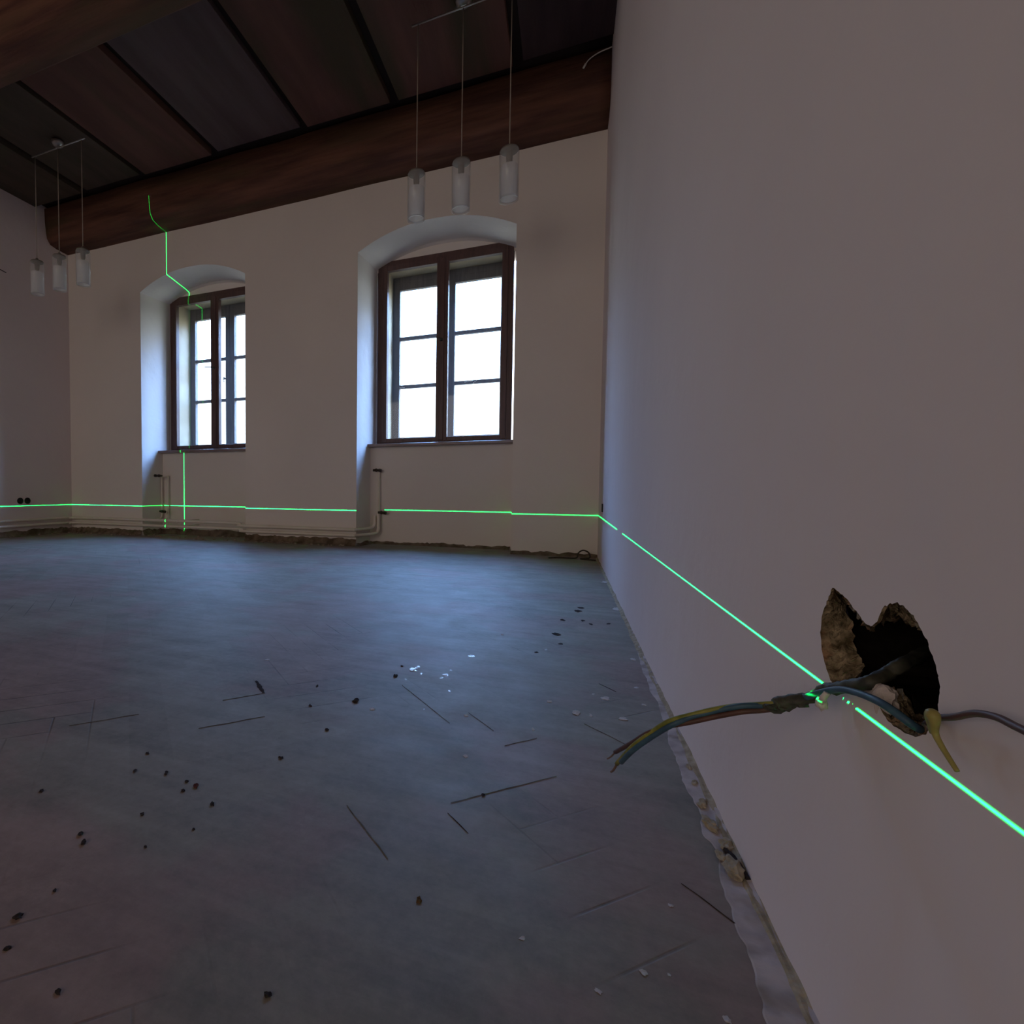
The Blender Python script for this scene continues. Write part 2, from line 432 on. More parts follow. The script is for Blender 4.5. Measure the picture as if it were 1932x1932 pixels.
# ------------------------------------------------------------------ data
HOLE_OUT = [[0.5744, 0.3804], [0.5627, 0.3779], [0.5481, 0.3749], [0.5382, 0.37], [0.5272, 0.3657], [0.519, 0.3618], [0.5121, 0.3614], [0.505, 0.3643], [0.5019, 0.3689], [0.4969, 0.3769], [0.4893, 0.3822], [0.4804, 0.385], [0.4729, 0.385], [0.4655, 0.3826], [0.4584, 0.3796], [0.453, 0.375], [0.4466, 0.3698], [0.4413, 0.3625], [0.4362, 0.3568], [0.4326, 0.3497], [0.4305, 0.3417], [0.4309, 0.334], [0.4318, 0.3269], [0.4352, 0.3183], [0.4417, 0.3095], [0.4511, 0.3041], [0.4624, 0.3013], [0.4734, 0.301], [0.4851, 0.3015], [0.4923, 0.3062], [0.4969, 0.3114], [0.5053, 0.3163], [0.5128, 0.3173], [0.5223, 0.3104], [0.5356, 0.3032], [0.5528, 0.2989], [0.5648, 0.2983], [0.5752, 0.3048], [0.5821, 0.3129], [0.5892, 0.3225], [0.5926, 0.3358], [0.5918, 0.3502], [0.5848, 0.3634], [0.5776, 0.373]]
HOLE_IN = [[0.6133, 0.3696], [0.6083, 0.3686], [0.5973, 0.365], [0.5876, 0.36], [0.5765, 0.3551], [0.5667, 0.3511], [0.5593, 0.3511], [0.5516, 0.3551], [0.5449, 0.3579], [0.5362, 0.3607], [0.5292, 0.3627], [0.5237, 0.3644], [0.5158, 0.3666], [0.5081, 0.3683], [0.5007, 0.37], [0.4949, 0.3657], [0.4426, 0.3698], [0.4373, 0.3625], [0.4322, 0.3568], [0.4286, 0.3497], [0.4265, 0.3417], [0.4269, 0.334], [0.4815, 0.3093], [0.4883, 0.3059], [0.4953, 0.3039], [0.502, 0.309], [0.5038, 0.3152], [0.5104, 0.3172], [0.5222, 0.3134], [0.5332, 0.308], [0.5407, 0.3079], [0.5469, 0.3091], [0.5578, 0.3059], [0.5674, 0.3013], [0.5743, 0.3008], [0.5779, 0.3014], [0.5699, 0.3103], [0.5687, 0.316], [0.5744, 0.3224], [0.5828, 0.3268], [0.5865, 0.3373], [0.5891, 0.3459], [0.5944, 0.3539], [0.6018, 0.3618]]
SHEATH = [[0.285, 0.593, 0.3307], [0.255, 0.549, 0.3339], [0.232, 0.5209, 0.3322], [0.222, 0.5164, 0.3255], [0.208, 0.5052, 0.3208], [0.203, 0.523, 0.3116], [0.2015, 0.5373, 0.3043], [0.2005, 0.5508, 0.2995], [0.195, 0.5579, 0.2894], [0.188, 0.5641, 0.2833], [0.178, 0.5688, 0.2772], [0.172, 0.5684, 0.2749]]
BLUE_A = [[0.178, 0.5689, 0.2781], [0.165, 0.5726, 0.2712], [0.15, 0.5741, 0.2677], [0.132, 0.5819, 0.2573], [0.112, 0.5852, 0.2459], [0.097, 0.5846, 0.2358], [0.084, 0.6, 0.2158], [0.07, 0.6169, 0.1918], [0.062, 0.6471, 0.1627]]
GREEN_A = [[0.178, 0.5688, 0.2772], [0.165, 0.5727, 0.2721], [0.147, 0.5778, 0.2658], [0.13, 0.5822, 0.2578], [0.11, 0.5862, 0.2467], [0.095, 0.5863, 0.2384], [0.082, 0.6027, 0.2169], [0.069, 0.6215, 0.1923], [0.06, 0.6705, 0.1492]]
BROWN_A = [[0.177, 0.5688, 0.2733], [0.165, 0.5722, 0.2671], [0.15, 0.5735, 0.2626], [0.132, 0.5812, 0.252], [0.112, 0.5846, 0.2416], [0.097, 0.5925, 0.232], [0.082, 0.603, 0.2184], [0.07, 0.6405, 0.188], [0.061, 0.7043, 0.1474]]
COPPER_A = [[0.06, 0.6705, 0.1492], [0.058, 0.6831, 0.1357], [0.057, 0.704, 0.1226]]
COPPER_B = [[0.061, 0.7043, 0.1474], [0.0585, 0.7353, 0.1265], [0.057, 0.7623, 0.1113]]
BLUE_B = [[0.187, 0.5508, 0.2898], [0.194, 0.5419, 0.2985], [0.197, 0.5193, 0.309], [0.197, 0.4919, 0.3159], [0.198, 0.4665, 0.3189], [0.202, 0.4538, 0.3162], [0.208, 0.4496, 0.3113], [0.218, 0.4599, 0.3054]]
YELLOW = [[0.224, 0.4614, 0.2989], [0.205, 0.4268, 0.3196], [0.196, 0.4109, 0.3308], [0.192, 0.3999, 0.3363], [0.192, 0.3973, 0.3337], [0.194, 0.4005, 0.3255], [0.195, 0.3971, 0.3202], [0.196, 0.3921, 0.3153], [0.197, 0.3869, 0.3106]]
BROWN_B = [[0.226, 0.4798, 0.3013], [0.206, 0.4254, 0.3255], [0.202, 0.4016, 0.3353], [0.2, 0.3817, 0.3448], [0.199, 0.3653, 0.3492], [0.198, 0.3517, 0.3501], [0.196, 0.3346, 0.3516]]
TWIST = [[0.193, 0.5382, 0.2901], [0.1905, 0.5289, 0.2979], [0.192, 0.5272, 0.303]]
SHINY = [[-0.352, 1.311, 14, 5], [-0.347, 1.335, 9, 4], [-0.268, 1.305, 10, 4], [-0.273, 1.282, 5, 3], [-0.235, 1.486, 12, 3], [-0.237, 1.204, 5, 3], [-0.351, 1.236, 4, 3], [-0.326, 1.292, 4, 3], [-0.262, 1.346, 5, 2], [-0.266, 1.081, 3, 2]]
PALE = [[-0.366, 1.038, 10, 5], [-0.179, 1.085, 8, 4], [-0.151, 0.915, 9, 5], [-0.049, 1.073, 5, 5], [-0.024, 1.231, 10, 4], [0.089, 1.299, 14, 6], [0.116, 1.195, 14, 5], [0.057, 1.188, 6, 8], [0.161, 1.4, 7, 3], [0.165, 1.294, 8, 3], [-0.179, 1.755, 5, 3], [0.029, 1.19, 14, 8], [0.117, 0.67, 9, 5], [0.078, 0.564, 12, 8], [0.139, 0.541, 14, 9], [0.1, 0.571, 6, 4], [-0.044, 1.635, 4, 3], [0.179, 1.634, 8, 4], [-0.032, 0.559, 10, 6], [0.037, 0.526, 12, 7], [-0.735, 1.229, 8, 3], [0.236, 2.986, 8, 4], [0.208, 2.32, 10, 5], [0.067, 1.317, 5, 3]]
DARK = [[0.062, 2.285, 11, 3], [0.051, 2.22, 12, 4], [-0.001, 2.041, 8, 3], [0.065, 2.062, 7, 3], [0.089, 2.016, 6, 3], [0.146, 2.049, 6, 3], [-0.019, 1.827, 14, 5], [-0.005, 1.717, 7, 3], [-0.069, 1.597, 7, 3], [-0.639, 0.65, 5, 7], [-0.587, 0.664, 6, 7], [-0.519, 0.653, 10, 8], [-0.529, 0.635, 7, 4], [-0.541, 0.658, 7, 4], [-0.726, 0.549, 7, 5], [-0.586, 0.499, 9, 6], [-0.568, 0.488, 10, 9], [-0.467, 0.624, 8, 6], [-0.543, 0.565, 6, 5], [-0.455, 0.567, 5, 4], [-0.489, 0.514, 4, 5], [-0.533, 0.373, 16, 8], [-0.53, 0.415, 6, 5], [-0.143, 0.566, 10, 10], [-0.662, 0.703, 6, 4], [-0.505, 0.342, 14, 5], [-0.241, 0.402, 14, 9], [-0.418, 0.329, 10, 9], [-0.493, 1.0, 6, 4], [-0.413, 0.91, 7, 4], [-0.413, 1.063, 11, 7], [-0.441, 0.781, 8, 4], [-0.106, 0.806, 6, 5], [-0.381, 1.247, 8, 4], [-0.387, 1.326, 5, 2], [-0.529, 1.108, 4, 4]]
STREAK = [[-0.678, 1.08, -0.621, 1.021], [-0.681, 0.949, -0.618, 1.022], [-0.879, 0.726, -0.795, 0.821], [-0.642, 0.817, -0.554, 0.915], [0.134, 0.713, 0.208, 0.636], [0.082, 1.395, 0.116, 1.352], [-0.146, 0.74, -0.111, 0.706], [-0.285, 0.7, -0.195, 0.616], [-0.093, 0.98, -0.041, 1.036], [-0.348, 1.195, -0.203, 1.034], [-0.177, 1.1, -0.118, 1.034], [0.043, 1.139, 0.109, 1.075], [-0.147, 0.767, -0.005, 0.908]]
SPILL = [[0.246, 3.482], [0.225, 2.899], [0.219, 2.548], [0.213, 2.181], [0.198, 1.748], [0.19, 1.443], [0.192, 1.248], [0.184, 1.118], [0.184, 1.055], [0.182, 0.964], [0.184, 0.889], [0.181, 0.831], [0.189, 0.805], [0.18, 0.75], [0.175, 0.671], [0.176, 0.629], [0.173, 0.585], [0.169, 0.55], [0.165, 0.517]]
LUMP = [[0.197, 0.762], [0.2, 0.81], [0.192, 0.854], [0.194, 0.908], [0.189, 0.783], [0.207, 0.771], [0.196, 0.97], [0.198, 1.023]]

# ------------------------------------------------------------------ room shell
YB = -4.6
bm = bmesh.new(); box(bm, (XL - 0.3, YB - 0.3, -0.20), (XR + 0.4, D + 0.40, 0.0))
tag(obj('floor', bm, M['floor']), 'grey dusty herringbone parquet floor with stains and debris', 'floor', kind='structure')

W1 = (-3.880, -2.672); W2 = (-1.595, -0.367)
SPR, CRN = 2.388, 2.543


def arch(x0, x1, spr, crn, n=28):
    """points from right springing to left springing over the crown"""
    out = []
    for i in range(n + 1):
        t = PI * 0.5 * (1 - 2 * i / n)
        s_ = i / n
        x = x1 + (x0 - x1) * s_
        uu = 2 * s_ - 1
        out.append((x, spr + (crn - spr) * (1 - abs(uu) ** 2.15)))
    return out


def niche_curve(x0, x1, inset, drop, n=28):
    a = arch(x0 + inset, x1 - inset, SPR - drop * 0.3, CRN - drop, n)
    return [(x1 - inset, 0.0)] + a + [(x0 + inset, 0.0)]


bm = bmesh.new()
# front face with the two niches cut out down to the floor
outline = [(XL - 0.02, 0.0), (XL - 0.02, ZC + 0.1), (XR + 0.02, ZC + 0.1), (XR + 0.02, 0.0)]
right = niche_curve(W2[0], W2[1], 0, 0); left = niche_curve(W1[0], W1[1], 0, 0)
loop = outline + right + left
vs = [bm.verts.new((x, D, z)) for x, z in loop]
es = [bm.edges.new((vs[i], vs[(i + 1) % len(vs)])) for i in range(len(vs))]
bmesh.ops.triangle_fill(bm, edges=es, use_beauty=True)
for (x0, x1) in (W1, W2):
    # reveals, soffit, lunette over the window, parapet
    ys = [(0.0, 0.0, 0.0), (0.012, 0.001, 0.002), (0.35, 0.030, 0.016), (0.385, 0.032, 0.026)]
    rings = []
    for dy, ins, dr in ys:
        cv = niche_curve(x0, x1, ins, dr)
        rings.append([bm.verts.new((x, D + dy, z)) for x, z in cv])
    for i in range(len(rings) - 1):
        for k in range(len(rings[0]) - 1):
            bm.faces.new((rings[i][k], rings[i][k + 1], rings[i + 1][k + 1], rings[i + 1][k]))
    cv = niche_curve(x0, x1, 0.032, 0.026)[1:-1]
    lun = [bm.verts.new((x, D + 0.385, z)) for x, z in cv if z > 2.415]
    xa = [v.co.x for v in lun]
    lo_ = [bm.verts.new((max(xa), D + 0.385, 2.36)), bm.verts.new((min(xa), D + 0.385, 2.36))]
    side = [bm.verts.new((x1 - 0.032, D + 0.385, 2.36)), bm.verts.new((x0 + 0.032, D + 0.385, 2.36))]
    allv = [bm.verts.new((x, D + 0.385, z)) for x, z in cv]
    bm.faces.new(allv + [side[1], side[0]])
    for v in lun + lo_: bm.verts.remove(v)
    # parapet under the board, set back from the room face
    box(bm, (x0 + 0.005, D + 0.27, 0.0), (x1 - 0.005, D + 0.45, 0.832))
    # masonry around the window box
    box(bm, (x0 - 0.10, D + 0.386, 2.435), (x1 + 0.10, D + 0.76, 3.3))
    box(bm, (x0 - 0.25, D + 0.386, 0.0), (x0 + 0.034, D + 0.76, 3.3))
    box(bm, (x1 - 0.034, D + 0.386, 0.0), (x1 + 0.25, D + 0.76, 3.3))
    box(bm, (x0 - 0.10, D + 0.46, 0.0), (x1 + 0.10, D + 0.76, 0.855))
wf = obj('wall_far', bm, M['plaster'])
tag(wf, 'off white plastered window wall with two arched niches', 'wall', kind='structure')

# right wall with the broken hole
bm = bmesh.new()
oy = [(YB, -0.05), (YB, ZC + 0.1), (D + 0.05, ZC + 0.1), (D + 0.05, -0.05)]
# finer outline of the break


def densify(pts, k, amp, seed):
    out = []
    n = len(pts)
    for i in range(n):
        a = V(pts[i]).to_2d() if len(pts[i]) == 2 else V(pts[i]); b_ = V(pts[(i + 1) % n])
        for j in range(k):
            q = a + (b_ - a) * (j / k)
            if j or True:
                d_ = noise.noise(V((q.x * 260, q.y * 260, seed))) * amp
                e_ = noise.noise(V((q.x * 260, q.y * 260, seed + 9))) * amp
                q = q + V((d_, e_))
            out.append((q.x, q.y))
    return out


HO = densify(HOLE_OUT, 4, 0.0016, 1.0); HI = densify(HOLE_IN, 4, 0.003, 5.0)
vo = [bm.verts.new((XR, y, z)) for y, z in oy]
vh = [bm.verts.new((XR, y, z)) for y, z in HO]
es = [bm.edges.new((vo[i], vo[(i + 1) % 4])) for i in range(4)] + [bm.edges.new((vh[i], vh[(i + 1) % len(vh)])) for i in range(len(vh))]
bmesh.ops.triangle_fill(bm, edges=es, use_beauty=True)
box(bm, (XR + 0.11, YB, -0.05), (XR + 0.35, D + 0.4, ZC + 0.1))
wr = obj('wall_right', bm, M['plaster_side'])
tag(wr, 'off white plastered wall beside the camera with a broken hole and green laser line', 'wall', kind='structure')
bm = bmesh.new()
n = len(HO)
rings = []
mid_ = [(HO[i][0] * 0.5 + HI[i][0] * 0.5, HO[i][1] * 0.5 + HI[i][1] * 0.5) for i in range(n)]
lerp_ = lambda q: [(HO[i][0] * (1 - q) + HI[i][0] * q, HO[i][1] * (1 - q) + HI[i][1] * q) for i in range(n)]
for li, (src, x) in enumerate(((HO, XR), (HO, XR + 0.002), (lerp_(.25), XR + 0.006), (mid_, XR + 0.010), (lerp_(.75), XR + 0.015), (HI, XR + 0.020))):
    ring = []
    for i, (y, z) in enumerate(src):
        a = (0.0, 0.0008, 0.006, 0.008, 0.007, 0.0035)[li]
        d_ = noise.noise(V((y * 150, z * 150, li * 3.0))) * a
        ring.append(bm.verts.new((x + (d_ if li > 1 else 0), y + d_ * 0.6, z + noise.noise(V((y * 140, z * 140, 40 + li))) * a)))
    rings.append(ring)
for i in range(5):
    for k in range(n):
        bm.faces.new((rings[i][k], rings[i][(k + 1) % n], rings[i + 1][(k + 1) % n], rings[i + 1][k]))
hr = obj('broken_edge', bm, M['masonry'], wr)
tag(hr, 'ragged brick and mortar edge of the hole')
bm = bmesh.new()
# cavity behind, wider than the mouth
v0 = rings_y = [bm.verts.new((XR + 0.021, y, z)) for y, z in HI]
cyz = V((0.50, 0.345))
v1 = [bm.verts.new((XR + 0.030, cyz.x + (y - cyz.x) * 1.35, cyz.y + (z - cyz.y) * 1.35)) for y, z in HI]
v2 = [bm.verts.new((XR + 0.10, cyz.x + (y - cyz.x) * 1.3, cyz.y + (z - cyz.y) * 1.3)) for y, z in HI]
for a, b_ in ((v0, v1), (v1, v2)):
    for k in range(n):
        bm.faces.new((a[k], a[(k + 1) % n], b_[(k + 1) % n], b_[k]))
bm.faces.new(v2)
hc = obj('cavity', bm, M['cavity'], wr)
tag(hc, 'black hollow inside the wall')

bm = bmesh.new(); box(bm, (XL - 0.3, YB, -0.05), (XL, D + 0.4, ZC + 0.1))
tag(obj('wall_left', bm, M['plaster_side']), 'off white plastered wall at the far left end of the room', 'wall', kind='structure')
bm = bmesh.new(); box(bm, (XL - 0.3, YB - 0.3, -0.05), (XR + 0.4, YB, ZC + 0.1))
tag(obj('wall_back', bm, M['plaster']), 'plastered wall closing the room behind the camera', 'wall', kind='structure')

# ceiling
bm = bmesh.new(); box(bm, (XL - 0.3, YB - 0.3, ZC + 0.055), (XR + 0.4, D + 0.8, ZC + 0.25))
ce = tag(obj('ceiling', bm, M['groove']), 'dark wooden ceiling of wide boards with shadow gaps', 'ceiling', kind='structure')
JX = [XL - 0.02, -4.19, -3.49, -2.72, -1.90, -1.18, -0.345, XR + 0.02]
kinds = ['board_dark', 'board_dark', 'board_brown', 'board_grey', 'board_brown', 'board_brown', 'board_black']
lift = [0.0, 0.012, 0.0, 0.014, 0.0, 0.0, 0.02]
for i in range(7):
    a = JX[i] + (0.032 if i else 0.0); b_ = JX[i + 1] - (0.032 if i < 6 else 0.0)
    bm = bmesh.new(); box(bm, (a, YB, ZC + lift[i]), (b_, 3.715, ZC + 0.054), 0.004)
    obj('ceiling_board', bm, M[kinds[i]], ce)

# beams
bm = bmesh.new()
extrude_profile(bm, [(3.815, ZC + 0.03), (3.824, 3.13), (3.832, 3.02), (3.845, 2.965), (3.885, 2.922), (3.95, 2.908), (4.13, 2.900), (4.13, ZC + 0.03)], XL - 0.01, XR - 0.002, 60, 0.010, 3)
tag(obj('ceiling_beam', bm, M['wood'], smooth=True), 'dark timber beam lying along the top of the window wall', 'beam', 'ceiling beams')
bm = bmesh.new()
extrude_profile(bm, [(1.985, ZC + 0.03), (1.99, 2.98), (2.02, 2.935), (2.09, 2.915), (2.16, 2.903), (2.25, 2.90), (2.275, 2.92), (2.28, ZC + 0.03)], XL - 0.01, XR - 0.002, 60, 0.008, 11)
tag(obj('ceiling_beam', bm, M['wood'], smooth=True), 'dark timber beam crossing the upper left corner, nearer than the wall beam', 'beam', 'ceiling beams')

# exposed crumbled strip at the foot of the window wall
def crumb(name, segs, label, seed, h0=0.055, k=1.0):
    bm = bmesh.new()
    for (ax, ay, bx, by) in segs:
        L_ = math.hypot(bx - ax, by - ay); n = max(int(L_ / (0.02 if k == 1.0 else 0.004)), 3)
        nx, ny = (by - ay) / L_, -(bx - ax) / L_
        prev = None
        for i in range(n + 1):
            t = i / n; x = ax + (bx - ax) * t; y = ay + (by - ay) * t
            hh = h0 + k * 0.018 * noise.noise(V((x * 9 + seed, y * 9, 0))) + k * 0.01 * noise.noise(V((x * 40, y * 40, seed)))
            dd = k * 0.020 + k * 0.012 * noise.noise(V((x * 13, y * 13, seed + 4)))
            cur = [bm.verts.new((x, y, hh)), bm.verts.new((x + nx * 0.008 * k, y + ny * 0.008 * k, hh * 0.7)), bm.verts.new((x + nx * dd, y + ny * dd, 0.012 * k + 0.001)), bm.verts.new((x + nx * (dd + 0.02 * k), y + ny * (dd + 0.02 * k), 0.0005))]
            if prev:
                for q in range(3):
                    bm.faces.new((prev[q], cur[q], cur[q + 1], prev[q + 1]))
            prev = cur
    return bm


bm = crumb('x', [(XL, D - 0.001, W1[0], D - 0.001), (W1[0] + 0.03, D + 0.268, W1[1] - 0.03, D + 0.268), (W1[1], D - 0.001, W2[0], D - 0.001), (W1[0] + 0.001, D, W1[0] + 0.024, D + 0.27)], '', 1, 0.058)
tag(obj('baseboard_far', bm, M['dust_strip']), 'crumbling brown masonry strip at the foot of the window wall under the pipes', 'skirting', kind='structure')
bm = crumb('x', [(W2[0] + 0.001, D, W2[0] + 0.024, D + 0.27), (W2[0] + 0.03, D + 0.268, W2[1] - 0.03, D + 0.268), (W2[1], D - 0.001, XR, D - 0.001)], '', 5, 0.022)
tag(obj('baseboard_right_end', bm, M['dust_strip']), 'low dark dirt line at the foot of the wall below the right window', 'skirting', kind='structure')
bm = crumb('x', [(XL + 0.001, 1.5, XL + 0.001, D)], '', 8, 0.055)
tag(obj('baseboard_left', bm, M['dust_strip']), 'crumbling brown strip at the foot of the left wall', 'skirting', kind='structure')

bm = crumb('x', [(XR + 0.0005, D - 0.02, XR + 0.0005, 0.30)], '', 12, 0.007, 0.30)
tag(obj('baseboard_right', bm, M['mortar']), 'broken ochre mortar edge along the foot of the right wall', 'skirting', kind='structure')

# ------------------------------------------------------------------ windows
def ring_frame(bm, x0, x1, z0, z1, w, y0, y1, bev=0.003, wb=None):
    wb = wb or w
    box(bm, (x0, y0, z0), (x0 + w, y1, z1), bev)
    box(bm, (x1 - w, y0, z0), (x1, y1, z1), bev)
    box(bm, (x0 + w, y0 + 0.0008, z1 - w), (x1 - w, y1 - 0.0008, z1), bev)
    box(bm, (x0 + w, y0 + 0.0008, z0), (x1 - w, y1 - 0.0008, z0 + wb), bev)


def window(name, c, label, hz_, handle_dir):
    root = empty(name, (0, 0, 0))
    tag(root, label, 'window', kind='structure')
    x0, x1 = c - 0.565, c + 0.565
    zb, zt = 0.858, 2.442
    yf = D + 0.375
    bm = bmesh.new(); ring_frame(bm, x0, x1, zb, zt, 0.045, yf, yf + 0.06)
    obj('window_frame', bm, M['frame'], root)
    # two inner sashes, one big pane each
    for (a, b_) in ((x0 + 0.040, c + 0.002), (c + 0.004, x1 - 0.040)):
        bm = bmesh.new(); ring_frame(bm, a, b_, zb + 0.020, zt - 0.038, 0.047, yf - 0.010, yf + 0.038, wb=0.036)
        s = obj('inner_sash', bm, M['frame'], root)
        bm = bmesh.new(); box(bm, (a + 0.045, yf + 0.010, zb + 0.052), (b_ - 0.045, yf + 0.013, zt - 0.083))
        obj('pane', bm, M['pane_in'], s)
    bm = bmesh.new(); box(bm, (c - 0.016, yf - 0.018, zb + 0.03), (c + 0.022, yf - 0.008, zt - 0.05), 0.004)
    obj('cover_strip', bm, M['frame'], root)
    # handle on the inner sash
    bm = bmesh.new(); lathe(bm, [(0.0001, 0), (0.014, 0), (0.014, 0.006), (0.007, 0.010), (0.007, 0.028), (0.0001, 0.028)], 16)
    bmesh.ops.rotate(bm, verts=bm.verts, cent=(0, 0, 0), matrix=Matrix.Rotation(PI / 2, 3, 'X'))
    bmesh.ops.translate(bm, verts=bm.verts, vec=(c, yf - 0.018, hz_))
    tube(bm, [(c, yf - 0.040, hz_), (c - 0.02 * handle_dir, yf - 0.044, hz_ + 0.003), (c - 0.095 * handle_dir, yf - 0.046, hz_ + 0.010)], lambda t: 0.0065 - 0.0025 * t, 8)
    obj('handle', bm, M['brass'], root, True)
    # lining between the two layers
    bm = bmesh.new()
    la, lb = x0 + 0.055, x1 - 0.055
    box(bm, (la - 0.03, yf + 0.055, zb), (la, D + 0.66, zt))
    box(bm, (lb, yf + 0.055, zb), (lb + 0.03, D + 0.66, zt))
    box(bm, (la, yf + 0.055, zt - 0.045), (lb, D + 0.66, zt + 0.01))
    box(bm, (la, yf + 0.055, zb - 0.02), (lb, D + 0.66, zb + 0.030))
    obj('lining', bm, M['lining'], root)
    # outer window: two sashes of three panes
    yo = D + 0.640
    bm = bmesh.new(); ring_frame(bm, la - 0.02, lb + 0.02, zb, zt, 0.045, yo, yo + 0.07)
    obj('outer_frame', bm, M['frame_out'], root)
    for si, (a, b_) in enumerate(((la + 0.012, c + 0.001), (c + 0.003, lb - 0.012))):
        bm = bmesh.new(); w = 0.0545
        z0, z1 = zb + 0.035, 2.392
        ring_frame(bm, a, b_, z0, z1, w, yo - 0.012, yo + 0.035)
        box(bm, (a + w, yo - 0.010, 2.277), (b_ - w, yo + 0.033, z1 - w + 0.001), 0.003)
        s = obj('outer_sash', bm, M['frame_out'], root)
        for zz in (1.408, 1.842):
            bm = bmesh.new(); box(bm, (a + w - 0.002, yo - 0.006, zz - 0.015), (b_ - w + 0.002, yo + 0.030, zz + 0.015), 0.003)
            obj('glazing_bar', bm, M['frame_out'], s)
        zs = [z0 + w, 1.408, 1.842, 2.281]
        for k in range(3):
            bm = bmesh.new(); box(bm, (a + w - 0.003, yo + 0.012, zs[k] - 0.003 + (0.014 if k else 0)), (b_ - w + 0.003, yo + 0.015, zs[k + 1] + 0.003 - (0.014 if k < 2 else 0)))
            obj('pane', bm, M['pane'], s)
        if name == 'window_2':
            bm = bmesh.new(); rnd = random.Random(4 + si)
            for q in range(9 if si else 5):
                xx = (a + 0.15 + q * 0.012) if si else (a + 0.06 + q * 0.010)
                blob(bm, (xx, yo - 0.0065, 1.408 + rnd.uniform(-0.010, 0.010)), 0.007, (1, 0.15, 0.8), q, 0.5, 1)
            pf = obj('paint_flakes', bm, M['white_bit'], s)
            pf['label'] = 'white paint flakes on the glazing bar'
    bm = bmesh.new(); lathe(bm, [(0.0001, 0), (0.012, 0), (0.012, 0.008), (0.0001, 0.012)], 14)
    bmesh.ops.rotate(bm, verts=bm.verts, cent=(0, 0, 0), matrix=Matrix.Rotation(PI / 2, 3, 'X'))
    bmesh.ops.translate(bm, verts=bm.verts, vec=(c - 0.06, yo - 0.013, 1.63))
    tube(bm, [(c - 0.06, yo - 0.024, 1.65), (c - 0.063, yo - 0.035, 1.62), (c - 0.055, yo - 0.03, 1.585)], 0.005, 8)
    obj('latch', bm, M['steel'], root, True)
    # window board
    bm = bmesh.new()
    ia, ib = (W1 if name == 'window_1' else W2)
    box(bm, (ia + 0.017, D + 0.205, 0.832), (ib - 0.017, D + 0.40, 0.857), 0.005)
    obj('window_sill', bm, M['sill'], root)
    return root


window('window_1', -3.275, 'left arched niche window, brown double casement half hidden by the wall edge', 1.68, 1)
window('window_2', -0.983, 'right arched niche window, brown double casement below the three hanging lamps', 1.72, 0.35)


# ------------------------------------------------------------------ pendant lamps
def pendant(cx, label, tilt):
    root = empty('pendant_lamp', (cx, 3.10, ZC))
    tag(root, label, 'lamp', 'three shade pendant lamps')
    bm = bmesh.new(); lathe(bm, [(0.0001, -0.001), (0.045, -0.001), (0.047, -0.012), (0.042, -0.030), (0.018, -0.042), (0.0001, -0.043)], 28)
    obj('canopy', bm, M['steel'], root, True)
    bm = bmesh.new(); tube(bm, [(-0.30, tilt, -0.052), (0.30, -tilt, -0.052)], 0.0055, 10, False)
    for s in (-0.02, 0.02):
        tube(bm, [(s, 0, -0.030), (s, 0, -0.052)], 0.004, 8, False)
    obj('bar', bm, M['steel'], root, True)
    for k in (-1, 0, 1):
        x = 0.262 * k; y = -tilt * 0.87 * k
        bm = bmesh.new(); tube(bm, [(x, y, -0.052), (x, y, -0.880)], 0.0032, 8, False)
        obj('cord', bm, M['cord'], root, True)
        bm = bmesh.new(); lathe(bm, [(0.0001, -0.868), (0.010, -0.870), (0.013, -0.885), (0.046, -0.893), (0.049, -0.903), (0.047, -0.905), (0.019, -0.904), (0.017, -0.955), (0.012, -0.962), (0.012, -0.985), (0.0001, -0.990)], 28, (x, y, 0))
        obj('lamp_socket', bm, M['socket'], root, True)
        bm = bmesh.new(); lathe(bm, [(0.040, -0.894), (0.049, -0.897), (0.0525, -0.905), (0.0525, -1.165), (0.050, -1.165), (0.050, -0.907)], 36, (x, y, 0))
        sh = obj('shade', bm, M['clear'], root, True)
        bm = bmesh.new(); lathe(bm, [(0.0455, -0.985), (0.0465, -1.150), (0.0445, -1.160), (0.0440, -1.150), (0.0430, -0.985)], 36, (x, y, 0))
        fs = obj('inner_shade', bm, M['frost'], sh, True)
        fs['label'] = 'frosted white inner glass tube'
    return root


pendant(-0.585, 'pendant lamp with three frosted glass tubes hanging before the right window', 0.008)
pendant(-3.778, 'pendant lamp with three frosted glass tubes hanging in the far left corner', 0.004)

# ------------------------------------------------------------------ heating pipes
YP = D - 0.045


